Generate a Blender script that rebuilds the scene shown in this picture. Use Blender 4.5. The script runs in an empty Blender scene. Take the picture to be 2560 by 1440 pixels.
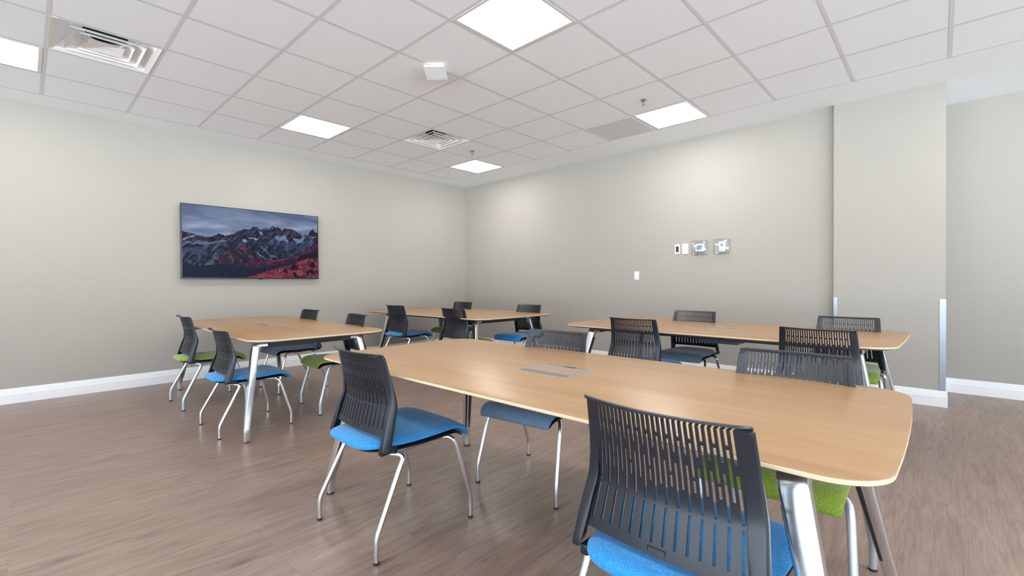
import bpy, bmesh, math, random
import numpy as np
from mathutils import Vector, Matrix

random.seed(7)
scene = bpy.context.scene
COL = scene.collection

# ------------------------------------------------------------------ camera
R_ = Vector((0.73021115, 0.68320217, -0.00514523))
U_ = Vector((-0.00220374, 0.00988605, 0.9999487))
F_ = Vector((-0.68321799, 0.73016236, -0.0087245))
cam_data = bpy.data.cameras.new('camera')
cam_data.sensor_width = 36.0
cam_data.lens = 1143.14 / 2560 * 36.0
cam_data.shift_y = -(720 - 715.66) / 2560
cam_data.clip_start = 0.05
cam = bpy.data.objects.new('camera', cam_data)
COL.objects.link(cam)
m3 = Matrix((R_, U_, -F_)).transposed()
cam.matrix_world = Matrix.Translation((6.4071875, -5.59523578, 1.12093146)) @ m3.to_4x4()
scene.camera = cam

# ------------------------------------------------------------------ view + world
vs = scene.view_settings
vs.view_transform = 'Standard'
vs.look = 'None'
vs.gamma = 1.0
vs.use_curve_mapping = False
vs.exposure = 0.22
scene.display_settings.display_device = 'sRGB'
scene.cycles.max_bounces = 10
scene.cycles.diffuse_bounces = 7
scene.cycles.caustics_reflective = False
scene.cycles.caustics_refractive = False
scene.cycles.sample_clamp_indirect = 8.0
scene.cycles.use_denoising = True

DAY = 14.8          # daylight outside the windows
SKY = (.19, .235, .28, 1)
GROUND_FILL = (.93, 1.03, 1.12, 1)
LAMP = 21.5        # ceiling panels
world = bpy.data.worlds.new('daylight')
scene.world = world
world.use_nodes = True
bg = world.node_tree.nodes['Background']
# dimmer sky above; unseen bright lower half added to lift the ceiling
_t = world.node_tree
_tc = _t.nodes.new('ShaderNodeTexCoord'); _sp = _t.nodes.new('ShaderNodeSeparateXYZ'); _rp = _t.nodes.new('ShaderNodeValToRGB'); _mr = _t.nodes.new('ShaderNodeMapRange')
_t.links.new(_tc.outputs['Generated'], _sp.inputs[0]); _t.links.new(_sp.outputs['Z'], _mr.inputs[0])
_mr.inputs['From Min'].default_value = -1; _mr.inputs['From Max'].default_value = 1
_t.links.new(_mr.outputs[0], _rp.inputs[0]); _t.links.new(_rp.outputs[0], bg.inputs[0])
_e = _rp.color_ramp.elements
_e[0].position = .49; _e[0].color = GROUND_FILL
_e[1].position = .51; _e[1].color = SKY
bg.inputs[1].default_value = DAY

# room extents (corner of the two visible walls is the origin)
XE, YS, YR, HC = 13.2, -13.0, 0.74, 2.864     # east, south, recess, ceiling height
COLX0, COLX1, COLY = 5.632, 6.445, -0.061     # boxed column on the right wall
WIN_S = [(1.6, 5.0), (5.3, 8.7), (9.0, 12.9)] # windows in the south wall (behind the camera)
WIN_E = [(-12.7, -8.9), (-8.6, -4.8), (-4.5, -0.7)]  # unseen east windows, added along the whole wall to even out the daylight
WZ0, WZ1 = 0.12, 2.72

def portal(name, loc, rot, sx, sy):
    l = bpy.data.lights.new(name, 'AREA')
    l.shape = 'RECTANGLE'; l.size = sx; l.size_y = sy
    l.cycles.is_portal = True
    o = bpy.data.objects.new(name, l); COL.objects.link(o)
    o.location = loc; o.rotation_euler = rot
for a, b in WIN_S:
    portal('window_daylight', ((a + b) / 2, YS - .02, (WZ0 + WZ1) / 2), (math.pi / 2, 0, 0), b - a, WZ1 - WZ0)
for a, b in WIN_E:
    portal('window_daylight', (XE + .02, (a + b) / 2, (WZ0 + WZ1) / 2), (math.pi / 2, 0, math.pi / 2), b - a, WZ1 - WZ0)

# ------------------------------------------------------------------ materials
def srgb(r, g, b):
    def c(v):
        v /= 255
        return v / 12.92 if v <= .04045 else ((v + .055) / 1.055) ** 2.4
    return (c(r), c(g), c(b), 1)

class NT:
    def __init__(s, name):
        s.m = bpy.data.materials.new(name); s.m.use_nodes = True
        s.t = s.m.node_tree; s.b = s.t.nodes['Principled BSDF']
    def n(s, typ, **kw):
        nd = s.t.nodes.new(typ)
        for k, v in kw.items():
            if k in nd.inputs: nd.inputs[k].default_value = v
            else: setattr(nd, k, v)
        return nd
    def l(s, a, b): s.t.links.new(a, b)
    def coord(s, scale=(1, 1, 1), rot=(0, 0, 0), gen='Object'):
        tc = s.n('ShaderNodeTexCoord'); mp = s.n('ShaderNodeMapping')
        mp.inputs['Scale'].default_value = scale; mp.inputs['Rotation'].default_value = rot
        s.l(tc.outputs[gen], mp.inputs[0]); return mp.outputs[0]
    def ramp(s, fac, stops):
        r = s.n('ShaderNodeValToRGB'); e = r.color_ramp.elements
        while len(e) < len(stops): e.new(.5)
        for i, (p, c) in enumerate(stops): e[i].position = p; e[i].color = c
        s.l(fac, r.inputs[0]); return r.outputs[0]
    def bump(s, h, strength=.2, dist=.001):
        b = s.n('ShaderNodeBump'); b.inputs['Strength'].default_value = strength
        b.inputs['Distance'].default_value = dist
        s.l(h, b.inputs['Height']); s.l(b.outputs[0], s.b.inputs['Normal'])
    def mix(s, fac, a, b, mode='MIX'):
        m = s.n('ShaderNodeMix', data_type='RGBA', blend_type=mode)
        for sock, v in ((m.inputs[0], fac), (m.inputs[6], a), (m.inputs[7], b)):
            if isinstance(v, (int, float, tuple)): sock.default_value = v
            else: s.l(v, sock)
        return m.outputs[2]

def plain(name, col, rough=.5, metal=0, noise=0.0, nscale=20, bump=0, bscale=300, spec=None):
    N = NT(name)
    N.b.inputs['Roughness'].default_value = rough
    N.b.inputs['Metallic'].default_value = metal
    if spec is not None: N.b.inputs['Specular IOR Level'].default_value = spec
    c = N.coord()
    nz = N.n('ShaderNodeTexNoise', Scale=nscale, Detail=3.0); N.l(c, nz.inputs['Vector'])
    lo = tuple(v * (1 - noise) for v in col[:3]) + (1,); hi = tuple(min(1, v * (1 + noise)) for v in col[:3]) + (1,)
    N.l(N.ramp(nz.outputs[0], [(.3, lo), (.7, hi)]), N.b.inputs['Base Color'])
    if bump:
        n2 = N.n('ShaderNodeTexNoise', Scale=bscale, Detail=2.0); N.l(c, n2.inputs['Vector'])
        N.bump(n2.outputs[0], bump)
    return N.m

def fabric(name, dark, light):
    N = NT(name); c = N.coord()
    n1 = N.n('ShaderNodeTexNoise', Scale=420.0, Detail=3.0, Roughness=.7); N.l(c, n1.inputs['Vector'])
    n2 = N.n('ShaderNodeTexNoise', Scale=60.0, Detail=4.0); N.l(c, n2.inputs['Vector'])
    a = N.ramp(n1.outputs[0], [(.36, dark), (.62, light)])
    b = N.ramp(n2.outputs[0], [(.3, (.86, .86, .86, 1)), (.7, (1, 1, 1, 1))])
    N.l(N.mix(1.0, a, b, 'MULTIPLY'), N.b.inputs['Base Color'])
    N.b.inputs['Roughness'].default_value = .9
    N.b.inputs['Sheen Weight'].default_value = .35
    N.b.inputs['Sheen Roughness'].default_value = .4
    N.b.inputs['Specular IOR Level'].default_value = .2
    N.bump(n1.outputs[0], .35, .0006)
    return N.m

def wood_top():
    N = NT('light_oak_laminate')
    c = N.coord((0.5, 6, 6)); c2 = N.coord((1.4, 45, 45))
    n1 = N.n('ShaderNodeTexNoise', Scale=2.2, Detail=5.0, Distortion=.6); N.l(c, n1.inputs['Vector'])
    n2 = N.n('ShaderNodeTexNoise', Scale=3.0, Detail=3.0); N.l(c2, n2.inputs['Vector'])
    a = N.ramp(n1.outputs[0], [(.30, srgb(150, 117, 83)), (.5, srgb(159, 126, 90)), (.72, srgb(166, 133, 97))])
    b = N.ramp(n2.outputs[0], [(.35, (.945, .93, .91, 1)), (.6, (1, 1, 1, 1))])
    N.l(N.mix(1.0, a, b, 'MULTIPLY'), N.b.inputs['Base Color'])
    N.b.inputs['Roughness'].default_value = .33
    N.b.inputs['Specular IOR Level'].default_value = .45
    return N.m

def ply_edge():
    N = NT('plywood_edge'); c = N.coord((.5, .5, 320))
    n1 = N.n('ShaderNodeTexNoise', Scale=1.0, Detail=2.0); N.l(c, n1.inputs['Vector'])
    N.l(N.ramp(n1.outputs[0], [(.35, srgb(180, 155, 126)), (.6, srgb(212, 195, 168))]), N.b.inputs['Base Color'])
    N.b.inputs['Roughness'].default_value = .5
    return N.m

def floor_mat():
    N = NT('grey_brown_vinyl_plank')
    c = N.coord((1, 1, 1), (0, 0, math.pi / 2))
    br = N.n('ShaderNodeTexBrick', offset=.37, squash=1.0)
    for k, v in (('Scale', 1.0), ('Mortar Size', .0012), ('Mortar Smooth', .2), ('Bias', 0.0), ('Brick Width', 1.22), ('Row Height', .18)):
        br.inputs[k].default_value = v
    br.inputs['Color1'].default_value = (.0, .0, .0, 1); br.inputs['Color2'].default_value = (1, 1, 1, 1)
    br.inputs['Mortar'].default_value = (.35, .35, .35, 1)
    N.l(c, br.inputs['Vector'])
    # grain runs along Y, shifted per plank
    tc = N.n('ShaderNodeTexCoord')
    add = N.n('ShaderNodeVectorMath', operation='MULTIPLY_ADD')
    add.inputs[1].default_value = (3.7, 9.1, 2.3)
    N.l(br.outputs[0], add.inputs[0]); N.l(tc.outputs['Object'], add.inputs[2])
    def mapped(sc):
        mp = N.n('ShaderNodeMapping'); mp.inputs['Scale'].default_value = sc
        N.l(add.outputs[0], mp.inputs[0]); return mp.outputs[0]
    g1 = N.n('ShaderNodeTexNoise', Scale=4.0, Detail=6.0, Roughness=.65, Distortion=1.6); N.l(mapped((5, .5, 1)), g1.inputs['Vector'])
    g2 = N.n('ShaderNodeTexNoise', Scale=6.0, Detail=4.0, Roughness=.6); N.l(mapped((26, .8, 1)), g2.inputs['Vector'])
    g3 = N.n('ShaderNodeTexNoise', Scale=1.2, Detail=2.0); N.l(mapped((2.2, .8, 1)), g3.inputs['Vector'])
    base = N.ramp(g1.outputs[0], [(.28, srgb(117, 97, 88)), (.46, srgb(137, 117, 107)), (.6, srgb(147, 127, 117)), (.78, srgb(158, 140, 130))])
    fine = N.ramp(g2.outputs[0], [(.32, (.74, .72, .70, 1)), (.52, (1, 1, 1, 1))])
    tone = N.ramp(br.outputs[0], [(0, (.93, .92, .91, 1)), (1, (1.0, 1.0, 1.0, 1))])
    patch = N.ramp(g3.outputs[0], [(.3, (.93, .93, .94, 1)), (.7, (1, 1, 1, 1))])
    col = N.mix(1.0, base, fine, 'MULTIPLY'); col = N.mix(1.0, col, tone, 'MULTIPLY'); col = N.mix(1.0, col, patch, 'MULTIPLY')
    # knots
    vo = N.n('ShaderNodeTexVoronoi', Scale=1.0); N.l(mapped((6.0, 1.6, 1)), vo.inputs['Vector'])
    kn = N.ramp(vo.outputs['Distance'], [(.0, (.36, .33, .31, 1)), (.05, (.62, .59, .57, 1)), (.13, (1, 1, 1, 1))])
    col = N.mix(.85, col, kn, 'MULTIPLY')
    seam = N.ramp(br.outputs[1], [(0, (1, 1, 1, 1)), (1, (.78, .76, .74, 1))])
    col = N.mix(1.0, col, seam, 'MULTIPLY')
    N.l(col, N.b.inputs['Base Color'])
    N.b.inputs['Roughness'].default_value = .36
    N.b.inputs['Specular IOR Level'].default_value = .5
    N.bump(g2.outputs[0], .12, .0006)
    return N.m

def emis(name, col, strength):
    N = NT(name)
    N.b.inputs['Base Color'].default_value = (.8, .8, .8, 1)
    N.b.inputs['Emission Color'].default_value = col
    N.b.inputs['Emission Strength'].default_value = strength
    return N.m

def clear_mat(name, tint, glossy):
    m = bpy.data.materials.new(name); m.use_nodes = True; t = m.node_tree; t.nodes.clear()
    o = t.nodes.new('ShaderNodeOutputMaterial'); mx = t.nodes.new('ShaderNodeMixShader')
    a = t.nodes.new('ShaderNodeBsdfTransparent'); a.inputs[0].default_value = tint
    g = t.nodes.new('ShaderNodeBsdfGlossy'); g.inputs['Roughness'].default_value = .12
    mx.inputs[0].default_value = glossy
    t.links.new(a.outputs[0], mx.inputs[1]); t.links.new(g.outputs[0], mx.inputs[2]); t.links.new(mx.outputs[0], o.inputs[0])
    return m

def grille_mat():
    N = NT('perforated_grille'); c = N.coord()
    ck = N.n('ShaderNodeTexVoronoi', Scale=90.0); ck.inputs['Randomness'].default_value = 0
    N.l(c, ck.inputs['Vector'])
    N.l(N.ramp(ck.outputs['Distance'], [(.28, srgb(146, 151, 155)), (.4, srgb(216, 220, 222))]), N.b.inputs['Base Color'])
    N.b.inputs['Roughness'].default_value = .6
    return N.m

M = {
    'wall': plain('warm_grey_wall_paint', (.357, .335, .301), .85, noise=.012, nscale=1.5, bump=.05, bscale=500),
    'white': plain('white_trim_paint', (.76, .765, .77), .45),
    'tile': plain('white_ceiling_tile', (.895, .935, .975), .95, noise=.012, nscale=160),
    'tbar': plain('ceiling_grid_white', (.70, .72, .74), .95),
    'border': plain('ceiling_border_paint', (.90, .935, .97), .8),
    'floor': floor_mat(),
    'oak': wood_top(), 'ply': ply_edge(),
    'bevel': plain('walnut_under_bevel', srgb(135, 112, 95), .5, noise=.1),
    'chrome': plain('polished_chrome', (.84, .85, .87), .13, 1.0),
    'legmetal': plain('polished_aluminium', (.80, .82, .84), .22, 1.0),
    'silver': plain('silver_painted_steel', (.52, .55, .58), .32, .55),
    'brushed': plain('brushed_aluminium', (.42, .42, .43), .35, .9, noise=.08, nscale=60),
    'guard': plain('stainless_corner_guard', (.34, .36, .39), .34, 1.0, noise=.05, nscale=8),
    'black': plain('black_moulded_plastic', (.007, .0105, .018), .36, noise=.05, nscale=200, bump=.12, bscale=900, spec=.62),
    'blackm': plain('black_powder_coated_steel', (.018, .019, .022), .42),
    'rubber': plain('black_rubber', (.01, .01, .01), .7),
    'tray': plain('blue_grey_steel_tray', srgb(84, 100, 124), .45, .2),
    'blue': fabric('bright_blue_wool', srgb(16, 108, 184), srgb(66, 166, 234)),
    'green': fabric('lime_green_wool', srgb(104, 128, 40), srgb(164, 186, 76)),
    'slate': fabric('slate_blue_wool', srgb(88, 110, 136), srgb(136, 160, 186)),
    'lamp': emis('ceiling_panel_diffuser', (1.0, .955, .895, 1), LAMP),
    'duct': plain('dark_duct_interior', (.004, .004, .005), .9),
    'vent': plain('white_diffuser_metal', (.92, .93, .94), .5),
    'grille': grille_mat(),
    'plate': plain('white_plate_plastic', (.74, .745, .75), .35),
    'jackblack': plain('black_jack_plastic', (.02, .02, .02), .4),
    'clear': clear_mat('clear_guard_plastic', (.93, .94, .95, 1), .07),
    'glass': clear_mat('window_glass', (.93, .96, .96, 1), .06),
    'guardback': plain('grey_beige_plastic', (.36, .345, .33), .5),
    'lcd': plain('grey_blue_lcd', srgb(126, 148, 158), .25, noise=.15, nscale=400),
    'brass': plain('brass_lock', srgb(150, 125, 70), .3, 1.0),
    'tvblack': plain('black_tv_plastic', (.008, .008, .009), .25),
    'steel': plain('dark_sprinkler_metal', (.35, .33, .32), .3, .9),
}

# ------------------------------------------------------------------ helpers
def link_mesh(name, verts, faces, mats, parent=None, mi=None, smooth=False, merge=0.0):
    me = bpy.data.meshes.new(name)
    me.from_pydata([tuple(v) for v in verts], [], faces)
    if not isinstance(mats, (list, tuple)): mats = [mats]
    for m in mats: me.materials.append(m)
    if mi is not None:
        me.polygons.foreach_set('material_index', mi)
    if merge or True:
        bm = bmesh.new(); bm.from_mesh(me)
        if merge: bmesh.ops.remove_doubles(bm, verts=bm.verts, dist=merge)
        bmesh.ops.recalc_face_normals(bm, faces=bm.faces)
        bm.to_mesh(me); bm.free()
    if smooth:
        me.polygons.foreach_set('use_smooth', [True] * len(me.polygons))
        me.set_sharp_from_angle(angle=math.radians(38))
    me.update()
    o = bpy.data.objects.new(name, me); COL.objects.link(o)
    if parent: o.parent = parent
    return o

class MB:
    """collects shapes of ONE object"""
    def __init__(s): s.v = []; s.f = []; s.mi = []
    def add(s, vs, fs, mi=0):
        b = len(s.v); s.v += [tuple(v) for v in vs]
        s.f += [tuple(i + b for i in f) for f in fs]; s.mi += [mi] * len(fs); return s
    def box(s, x0, x1, y0, y1, z0, z1, mi=0, bev=0.0, mat=None):
        bm = bmesh.new()
        bmesh.ops.create_cube(bm, size=1)
        for v in bm.verts:
            v.co = Vector(((x0 + x1) / 2 + v.co.x * (x1 - x0), (y0 + y1) / 2 + v.co.y * (y1 - y0), (z0 + z1) / 2 + v.co.z * (z1 - z0)))
        if bev: bmesh.ops.bevel(bm, geom=bm.edges[:], offset=bev, segments=2, profile=.5, affect='EDGES')
        if mat: bm.transform(mat)
        bm.verts.index_update()
        s.add([v.co[:] for v in bm.verts], [[v.index for v in f.verts] for f in bm.faces], mi); bm.free(); return s
    def quad(s, a, b, c, d, mi=0): return s.add([a, b, c, d], [(0, 1, 2, 3)], mi)
    def sweep(s, path, rads, seg=12, mi=0, section=None, cap=True):
        """tube (or a section of local points) along path with parallel transport"""
        P = [Vector(p) for p in path]; n = len(P)
        if not isinstance(rads, (list, tuple)): rads = [rads] * n
        T = []
        for i in range(n):
            t = (P[min(i + 1, n - 1)] - P[max(i - 1, 0)]).normalized(); T.append(t)
        up = Vector((1, 0, 0)) if abs(T[0].x) < .9 else Vector((0, 1, 0))
        u = (up - T[0] * up.dot(T[0])).normalized()
        vs = []; k = seg if section is None else len(section)
        for i in range(n):
            u = (u - T[i] * u.dot(T[i])).normalized(); w = T[i].cross(u)
            for j in range(k):
                if section is None:
                    a = 2 * math.pi * j / k; vs.append(P[i] + (u * math.cos(a) + w * math.sin(a)) * rads[i])
                else:
                    sx, sy = section[j]; r = rads[i]
                    if not isinstance(r, tuple): r = (r, r)
                    vs.append(P[i] + u * sx * r[0] + w * sy * r[1])
        fs = [(i * k + j, i * k + (j + 1) % k, (i + 1) * k + (j + 1) % k, (i + 1) * k + j) for i in range(n - 1) for j in range(k)]
        if cap: fs += [tuple(range(k)), tuple((n - 1) * k + j for j in range(k))]
        return s.add(vs, fs, mi)
    def lathe(s, prof, c=(0, 0, 0), seg=24, mi=0):
        vs = []; n = len(prof)
        for r, z in prof:
            for j in range(seg):
                a = 2 * math.pi * j / seg; vs.append((c[0] + r * math.cos(a), c[1] + r * math.sin(a), c[2] + z))
        fs = [(i * seg + j, i * seg + (j + 1) % seg, (i + 1) * seg + (j + 1) % seg, (i + 1) * seg + j) for i in range(n - 1) for j in range(seg)]
        fs += [tuple(range(seg)), tuple((n - 1) * seg + j for j in range(seg))]
        return s.add(vs, fs, mi)
    def build(s, name, mats, parent=None, smooth=False, merge=0.0):
        return link_mesh(name, s.v, s.f, mats, parent, s.mi, smooth, merge)

def roundpath(pts, r=.03, n=5):
    """polyline with rounded corners; pts = [(x,y,z)] or [(x,y,z,r)]"""
    out = [Vector(pts[0][:3])]
    for i in range(1, len(pts) - 1):
        a, b, c = Vector(pts[i - 1][:3]), Vector(pts[i][:3]), Vector(pts[i + 1][:3])
        rr = pts[i][3] if len(pts[i]) > 3 else r
        rr = min(rr, (a - b).length * .49, (c - b).length * .49)
        p, q = b + (a - b).normalized() * rr, b + (c - b).normalized() * rr
        for k in range(n + 1):
            t = k / n; out.append(p * (1 - t) ** 2 + b * 2 * t * (1 - t) + q * t * t)
    out.append(Vector(pts[-1][:3])); return out

def empty(name, label, cat, loc=(0, 0, 0), rz=0.0, group=None):
    o = bpy.data.objects.new(name, None); COL.objects.link(o)
    o.location = loc; o.rotation_euler = (0, 0, rz); o['label'] = label; o['category'] = cat
    o.empty_display_size = .1
    if group: o['group'] = group
    return o
def tag(o, label, cat, group=None):
    o['label'] = label; o['category'] = cat
    if group: o['group'] = group
    return o
def struct(o): o['kind'] = 'structure'; return o
def copy_tree(o, parent=None):
    c = o.copy(); COL.objects.link(c); c.parent = parent
    for ch in [k for k in ALLKIDS(o)]: copy_tree(ch, c)
    return c
def ALLKIDS(o): return [k for k in bpy.data.objects if k.parent == o]

# ------------------------------------------------------------------ the setting
fl = MB().quad((0, YS, 0), (XE, YS, 0), (XE, YR, 0), (0, YR, 0)).build('floor', M['floor']); struct(fl)

def slab(name, boxes, mat):
    mb = MB()
    for b in boxes: mb.box(*b)
    return struct(mb.build(name, mat))
slab('wall_left', [(-.12, 0, YS, YR, 0, 3.1)], M['wall'])
slab('wall_right', [(0, COLX1 - .1, 0, .12, 0, 3.1), (COLX0, COLX1, COLY, .12, 0, HC + .02), (COLX1 - .1, COLX1, .12, YR, 0, HC + .02)], M['wall'])
slab('wall_recess', [(COLX1 - .1, XE, YR, YR + .12, 0, 3.1)], M['wall'])
def wall_with_windows(name, axis, pos, a0, a1, wins):
    bx = []
    def seg(p, q, z0, z1):
        if axis == 'y': bx.append((p, q, pos - .12, pos, z0, z1))
        else: bx.append((pos, pos + .12, p, q, z0, z1))
    seg(a0, a1, 0, WZ0); seg(a0, a1, WZ1, 3.1)
    e = a0
    for p, q in wins: seg(e, p, WZ0, WZ1); e = q
    seg(e, a1, WZ0, WZ1)
    slab(name, bx, M['wall'])
wall_with_windows('wall_back', 'y', YS, 0, XE, WIN_S)
wall_with_windows('wall_side', 'x', XE, YS, YR, WIN_E)
wn = 0
for axis, pos, wins in (('y', YS - .06, WIN_S), ('x', XE + .06, WIN_E)):
    for a, b in wins:
        wn += 1
        mb = MB(); t = .05
        def bar(p, q, z0, z1):
            if axis == 'y': mb.box(p, q, pos - .03, pos + .03, z0, z1)
            else: mb.box(pos - .03, pos + .03, p, q, z0, z1)
        bar(a, b, WZ0, WZ0 + t); bar(a, b, WZ1 - t, WZ1); bar(a, a + t, WZ0 + t, WZ1 - t); bar(b - t, b, WZ0 + t, WZ1 - t)
        bar((a + b) / 2 - .025, (a + b) / 2 + .025, WZ0 + t, WZ1 - t)
        w = struct(mb.build('window_%d' % wn, M['white']))
        for p, q in ((a + t, (a + b) / 2 - .025), ((a + b) / 2 + .025, b - t)):
            if axis == 'y': g = MB().quad((p, pos, WZ0 + t), (q, pos, WZ0 + t), (q, pos, WZ1 - t), (p, pos, WZ1 - t))
            else: g = MB().quad((pos, p, WZ0 + t), (pos, q, WZ0 + t), (pos, q, WZ1 - t), (pos, p, WZ1 - t))
            g.build('window_pane', M['glass'], w)

# baseboards: profile (offset from wall, height)
BP = [(0, 0), (.015, 0), (.015, .088), (.012, .096), (.012, .100), (.006, .138), (.003, .141), (0, .141)]
def baseboard(name, p0, p1, nrm, ext0=0, ext1=0):
    p0, p1, nrm = Vector(p0), Vector(p1), Vector(nrm); d = (p1 - p0).normalized()
    vs = []
    for p, sgn, e in ((p0, -1, ext0), (p1, 1, ext1)):
        for off, h in BP: vs.append((p + nrm * off + d * sgn * e * off / .015 + Vector((0, 0, h)))[:])
    k = len(BP)
    fs = [(i, (i + 1) % k, k + (i + 1) % k, k + i) for i in range(k)] + [tuple(range(k)), tuple(range(k, 2 * k))]
    return vs, fs
def bb(name, segs):
    mb = MB()
    for s in segs: mb.add(*baseboard(name, *s))
    return struct(mb.build(name, M['white']))
bb('baseboard_left', [((0, YS, 0), (0, 0, 0), (1, 0, 0), 0, -.015)])
bb('baseboard_right', [((0, 0, 0), (COLX0, 0, 0), (0, -1, 0), -.015, -.015), ((COLX0, 0, 0), (COLX0, COLY, 0), (-1, 0, 0), 0, .015),
                       ((COLX0, COLY, 0), (COLX1, COLY, 0), (0, -1, 0), .015, .015), ((COLX1, COLY, 0), (COLX1, YR, 0), (1, 0, 0), .015, -.015)])
bb('baseboard_recess', [((COLX1, YR, 0), (XE, YR, 0), (0, -1, 0), -.015, 0)])

# stainless corner guards of the boxed column
for x0, x1, nm in ((COLX0 + .002, COLX0 + .030, 'l'), (COLX1 - .040, COLX1 + .0015, 'r')):
    mb = MB().box(x0, x1, COLY - .003, COLY - .0002, .142, .955, bev=.0008)
    if nm == 'r': mb.box(COLX1 + .0002, COLX1 + .003, COLY - .003, COLY + .038, .142, .955, bev=.0008)
    else: mb.box(COLX0 - .003, COLX0 - .0002, COLY - .003, -.001, .142, .955, bev=.0008); 
    if nm == 'l': mb.box(COLX0 - .003, COLX0 + .004, COLY - .003, COLY - .0002, .142, .955, bev=.0008)
    tag(mb.build('corner_guard', M['guard']),
        'metal corner guard on left edge of boxed column, half hidden behind chair' if nm == 'l' else 'tall metal corner guard on right edge of boxed column',
        'corner guard', 'corner guards on the boxed column')

# ceiling ------------------------------------------------------------
T = .6096; GX, GY = .365, -.59; NI, NJ = 20, 20
gx = lambda i: GX + i * T
gy = lambda j: GY - j * T
LIGHTS = [(i, j) for i in (1, 6, 11, 16) for j in (0, 4, 8, 12, 16)]
VENTS = [(2, 7), (2, 2)]
GRILLES = [(5, 0)]
SPECIAL = set(LIGHTS) | set(VENTS) | set(GRILLES)
X1, Y1 = min(gx(NI), XE - .3), gy(NJ)
mb = MB()
ZT = HC + .006
for i in range(NI):
    for j in range(NJ):
        if (i, j) in SPECIAL: continue
        mb.quad((gx(i), gy(j), ZT), (gx(i + 1), gy(j), ZT), (gx(i + 1), gy(j + 1), ZT), (gx(i), gy(j + 1), ZT), 0)
b = .012
def strip(x0, x1, y0, y1, z): mb.quad((x0, y0, z), (x1, y0, z), (x1, y1, z), (x0, y1, z), 1)
for i in range(NI + 1): strip(gx(i) - b, gx(i) + b, gy(NJ) - b, gy(0) + b, HC + .0050)
for j in range(NJ + 1): strip(gx(0), gx(NI), gy(j) - b, gy(j) + b, HC + .0054)
# painted border all round
mb.box(0, GX - b, YS, YR, HC + .0048, HC + .02, 2); mb.box(GX - b, XE, GY + b, YR, HC + .0048, HC + .02, 2)
mb.box(GX - b, XE, YS, gy(NJ) - b, HC + .0048, HC + .02, 2)
if gx(NI) + b < XE: mb.box(gx(NI) + b, XE, gy(NJ) - b, GY + b, HC + .0048, HC + .02, 2)
mb.box(0, XE, YS, YR, HC + .26, HC + .3, 2)      # deck above the tiles
ceil = struct(mb.build('ceiling', [M['tile'], M['tbar'], M['border']]))

# light panels
light_labels = {
    (1, 0): 'small-looking square ceiling light panel nearest the far room corner',
    (6, 0): 'square ceiling light panel beside the grey return grille',
    (6, 4): 'largest bright square ceiling light panel at top centre of view',
    (1, 4): 'square ceiling light panel in line above the right side of the television',
    (1, 8): 'square ceiling light panel cut by the left edge of view, beside the large air vent'}
def OFFVIEW(i, j):
    rows = {0: 'along the right wall', 4: 'second row out', 8: 'third row out', 12: 'fourth row out', 16: 'row by the windows'}
    cols_ = {1: 'television side', 6: 'middle of room', 11: 'past middle of room', 16: 'opposite television'}
    return 'square ceiling light panel off view, %s, %s' % (rows[j], cols_[i])
for (i, j) in LIGHTS:
    t = empty('ceiling_light', light_labels.get((i, j), OFFVIEW(i, j)), 'ceiling light',
              (gx(i) + T / 2, gy(j) - T / 2, HC), 0, 'ceiling light panels')
    h = T / 2 - b; w = .022
    mb = MB()
    for a0, a1, b0, b1 in ((-h, h, -h, -h + w), (-h, h, h - w, h), (-h, -h + w, -h + w, h - w), (h - w, h, -h + w, h - w)):
        mb.box(a0, a1, b0, b1, .0038, .012)
    mb.build('light_frame', M['white'], t)
    q = h - w
    MB().box(-q, q, -q, q, .0050, .010).build('diffuser', M['lamp'], t)

def frustum_ring(mb, s0, z0, s1, z1, th=.0015):
    c = [(-1, -1), (1, -1), (1, 1), (-1, 1)]
    for o in (0, th):
        a = [(x * (s0 + o), y * (s0 + o), z0) for x, y in c]; d = [(x * (s1 + o), y * (s1 + o), z1) for x, y in c]
        mb.add(a + d, [(k, (k + 1) % 4, 4 + (k + 1) % 4, 4 + k) for k in range(4)])
vent_labels = {(2, 7): 'large white square air vent with nested louvres beside the leftmost light panel',
               (2, 2): 'smaller-looking white square air vent at ceiling centre, above far back table'}
for (i, j) in VENTS:
    t = empty('ceiling_vent', vent_labels.get((i, j), 'white square air vent behind the viewer'), 'air vent', (gx(i) + T / 2, gy(j) - T / 2, HC), 0, 'square ceiling air vents')
    h = T / 2 - b
    mb = MB(); frustum_ring(mb, h, .0035, h - .03, .012); frustum_ring(mb, h - .03, .012, h - .10, .10)
    hh = h - .10; n = 32; rd = .130                    # back plate with round hole
    ring = [(rd * math.cos(2 * math.pi * k / n + math.pi / 4), rd * math.sin(2 * math.pi * k / n + math.pi / 4), .10) for k in range(n)]
    sq = []
    for k in range(n):
        a = 2 * math.pi * k / n + math.pi / 4; cx, cy = math.cos(a), math.sin(a); s = hh / max(abs(cx), abs(cy)); sq.append((cx * s, cy * s, .10))
    mb.add(ring + sq, [(k, (k + 1) % n, n + (k + 1) % n, n + k) for k in range(n)])
    mb.build('vent_housing', M['vent'], t)
    mb = MB(); mb.lathe([(rd, .098), (rd, .22)], seg=n); mb.build('duct', M['duct'], t)
    for s0, s1, zt in ((.210, .170, .036), (.150, .118, .034)):
        mb = MB(); frustum_ring(mb, s0, .004, s1, zt); mb.build('louvre_ring', M['vent'], t)
    mb = MB(); c = [(-1, -1), (1, -1), (1, 1), (-1, 1)]
    mb.add([(x * .100, y * .100, .002) for x, y in c] + [(0, 0, .018)], [(0, 1, 4), (1, 2, 4), (2, 3, 4), (3, 0, 4)])
    mb.build('centre_plate', M['vent'], t)
    for sx, sy in c: MB().sweep([(sx * .06, sy * .06, .010), (sx * .13, sy * .13, .034), (sx * .19, sy * .19, .060)], .004, 6).build('louvre_hanger', M['vent'], t)
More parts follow.
